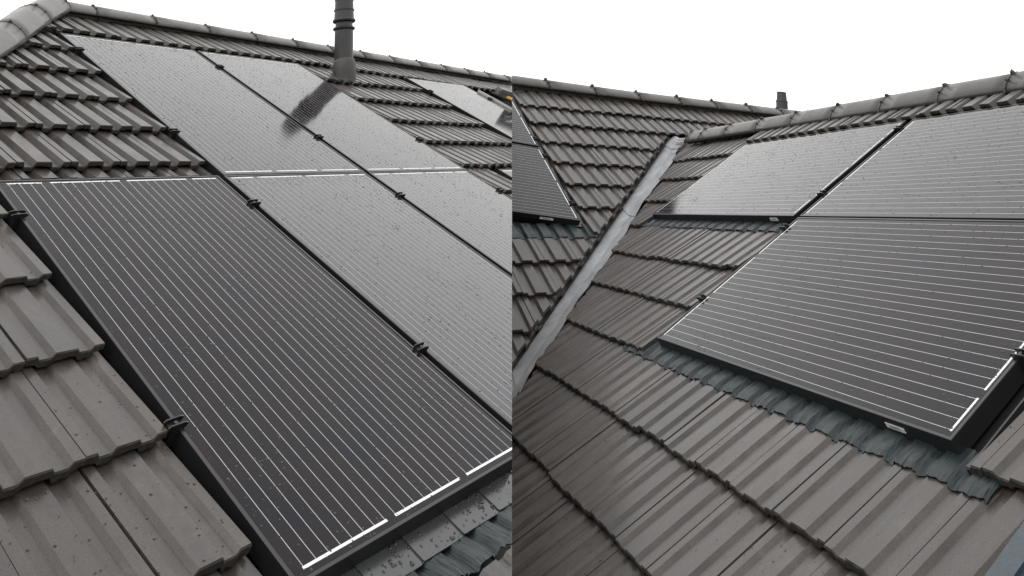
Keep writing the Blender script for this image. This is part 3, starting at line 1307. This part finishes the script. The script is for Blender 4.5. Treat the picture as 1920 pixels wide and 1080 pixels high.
# tile-shaped base plate of the vent
x, z = profile(.222, .020)
bm = bmesh.new()
rows = []
for y in (0, .10, .20, .31):
    rows.append([bm.verts.new((xx + .222 * q, y, zz - y * .085)) for q in (0, 1) for xx, zz in zip(x, z)])
for a, b in zip(rows, rows[1:]):
    for i in range(len(a) - 1):
        bm.faces.new((a[i], a[i + 1], b[i + 1], b[i]))
ext = bmesh.ops.extrude_face_region(bm, geom=bm.faces[:])
for q in [e for e in ext['geom'] if isinstance(e, bmesh.types.BMVert)]:
    q.co.z -= .012
put('base_plate', mesh_of(bm, 'base_plate', M_PIPE), SL.frame(3.235, -1.555, -.02), vent)

# small vent behind the far ridge
b2 = WP((3.983, 4.98, 11.2))
P2 = 11.2 / FPX
M2 = Matrix.Translation(b2 - UP * .3) @ (UP + W3((1, 0, 0)) * .2).normalized().to_track_quat('Z', 'X').to_matrix().to_4x4()
v2 = empty('vent_pipe', M2.translation, 'short dark vent stub showing above the far right ridge', 'vent pipe')
lathe('pipe', [(11.2 * P2, 0), (10.4 * P2, .3 + 13 * P2), (9.8 * P2, .3 + 13.4 * P2)], M_PIPE, M2, v2)
lathe('cap_section', [(10.6 * P2, .3 + 14.6 * P2), (10.5 * P2, .3 + 16 * P2), (9.4 * P2, .3 + 16.6 * P2), (8.5 * P2, .3 + 29.5 * P2), (8.8 * P2, .3 + 29.8 * P2), (8.6 * P2, .3 + 31 * P2)], M_PIPE, M2, v2)
lathe('collar', [(9.8 * P2, .3 + 13.2 * P2), (10.9 * P2, .3 + 13.4 * P2), (10.9 * P2, .3 + 15 * P2), (9.8 * P2, .3 + 15.2 * P2)], M_PIPE, M2, v2)

# ------------------------------------------------------------------ the tool and the blue sheet
def beam(name, a, b, wd, ht, mat, parent, up, clip=()):
    d = (b - a)
    x = d.normalized()
    y = up.cross(x).normalized()
    z_ = x.cross(y)
    M = Matrix.Identity(4)
    for i, c in enumerate((x, y, z_, a)):
        for k in range(3):
            M[k][i] = c[k]
    bm = bmesh.new()
    box_bm(bm, 0, d.length, -wd / 2, wd / 2, 0, ht)
    bmesh.ops.bevel(bm, geom=bm.edges[:], offset=min(wd, ht) * .18, segments=2, affect='EDGES')
    me = clip_mesh(mesh_of(bm, name, mat), M, clip)
    if me:
        return put(name, me, M, parent)


rail = beam('edge_trim', SL.p(5.49, -1.70, -.02), SL.p(5.47, -.02, -.02), .012, .045, M_ALU, None, SL.N, CL)
if rail:
    tag(rail, 'pale metal edge trim along the far bright panel', 'edge trim')
tool = empty('power_tool', SL.p(6.0, -1.55, -.03), 'grey and yellow tool lying on the roof at the seam by the far panel', 'tool')
beam('body', SL.p(6.02, -1.80, -.05), SL.p(6.16, -1.70, -.05), .17, .10, M_GREYTOOL, tool, SL.N, CL)
beam('arm', SL.p(6.16, -1.70, -.0), SL.p(6.16, -1.15, -.03), .06, .06, M_GREYTOOL, tool, SL.N, CL)
beam('grip', SL.p(6.04, -1.66, -.04), SL.p(5.96, -1.12, -.05), .055, .05, M_YELLOW, tool, SL.N, CL)

strip = beam('blue_strip', SR.p(2.272, .80, -.012), SR.p(2.274, 1.95, -.012), .07, .042, M_BLUE, None, SR.N)
tag(strip, 'wet blue-grey strip lying on the tiles at the bottom right corner', 'strip')


# ------------------------------------------------------------------ rain drops standing on the nearest tiles
def surf_drops(slope, c, h, t, gauge, phase, regions, seed, clip, house, rmin, rmax):
    rng = random.Random(seed)
    x, z = profile(c, h)
    verts, faces = [], []
    for (u0, u1, vb, count) in regions:
        for _ in range(count):
            u, v = rng.uniform(u0, u1), vb - rng.uniform(.012, gauge - .02)
            f = (u - phase) % c
            zz = None
            for i in range(len(x) - 1):
                if x[i] <= f <= x[i + 1] and abs(z[i] - z[i + 1]) < 1e-6:
                    zz = z[i]
            if zz is None:
                continue
            w = slope.wt - h + zz - (vb - v) * (t + .004) / gauge - .0008
            r = rmin + (rmax - rmin) * rng.random() ** 3
            k = len(verts)
            e = rng.uniform(.8, 1.3)
            for rr, hh in ((1., 0.), (.8, .5), (.4, .8)):
                for j in range(7):
                    a = 2 * math.pi * j / 7
                    verts.append((u + r * rr * math.cos(a), -v + r * rr * e * math.sin(a), w + r * .38 * hh))
            verts.append((u, -v, w + r * .33))
            for q in range(2):
                for j in range(7):
                    a, b = k + q * 7 + j, k + q * 7 + (j + 1) % 7
                    faces.append((a, b, b + 7, a + 7))
            for j in range(7):
                faces.append((k + 14 + j, k + 14 + (j + 1) % 7, k + 21))
    me = bpy.data.meshes.new('rain_drops')
    me.from_pydata(verts, [], faces)
    me.materials.append(M_DROPT)
    for p in me.polygons:
        p.use_smooth = True
    M = slope.frame(0, 0)
    me = clip_mesh(me, M, clip)
    if me:
        put('rain_drops', me, M, house)['kind'] = 'stuff'


M_DROPT = simple('rain_drop_on_tile', (.05, .045, .042), .05)
surf_drops(SL, .222, .0105, .023, .37, -.039, [(-.7, -.05, .24 + .364 * k, 130) for k in range(0, 7)], 5, CL, house_l, .0014, .0048)
surf_drops(SR, .245, .0092, .021, .33, RPH, [(-.2, 2.2, v, 420) for v in (1.39, 1.73, 2.07)] + [(1.96, 2.22, v, 90) for v in (1.022, .692)], 6, CR, house_r, .0014, .0042)
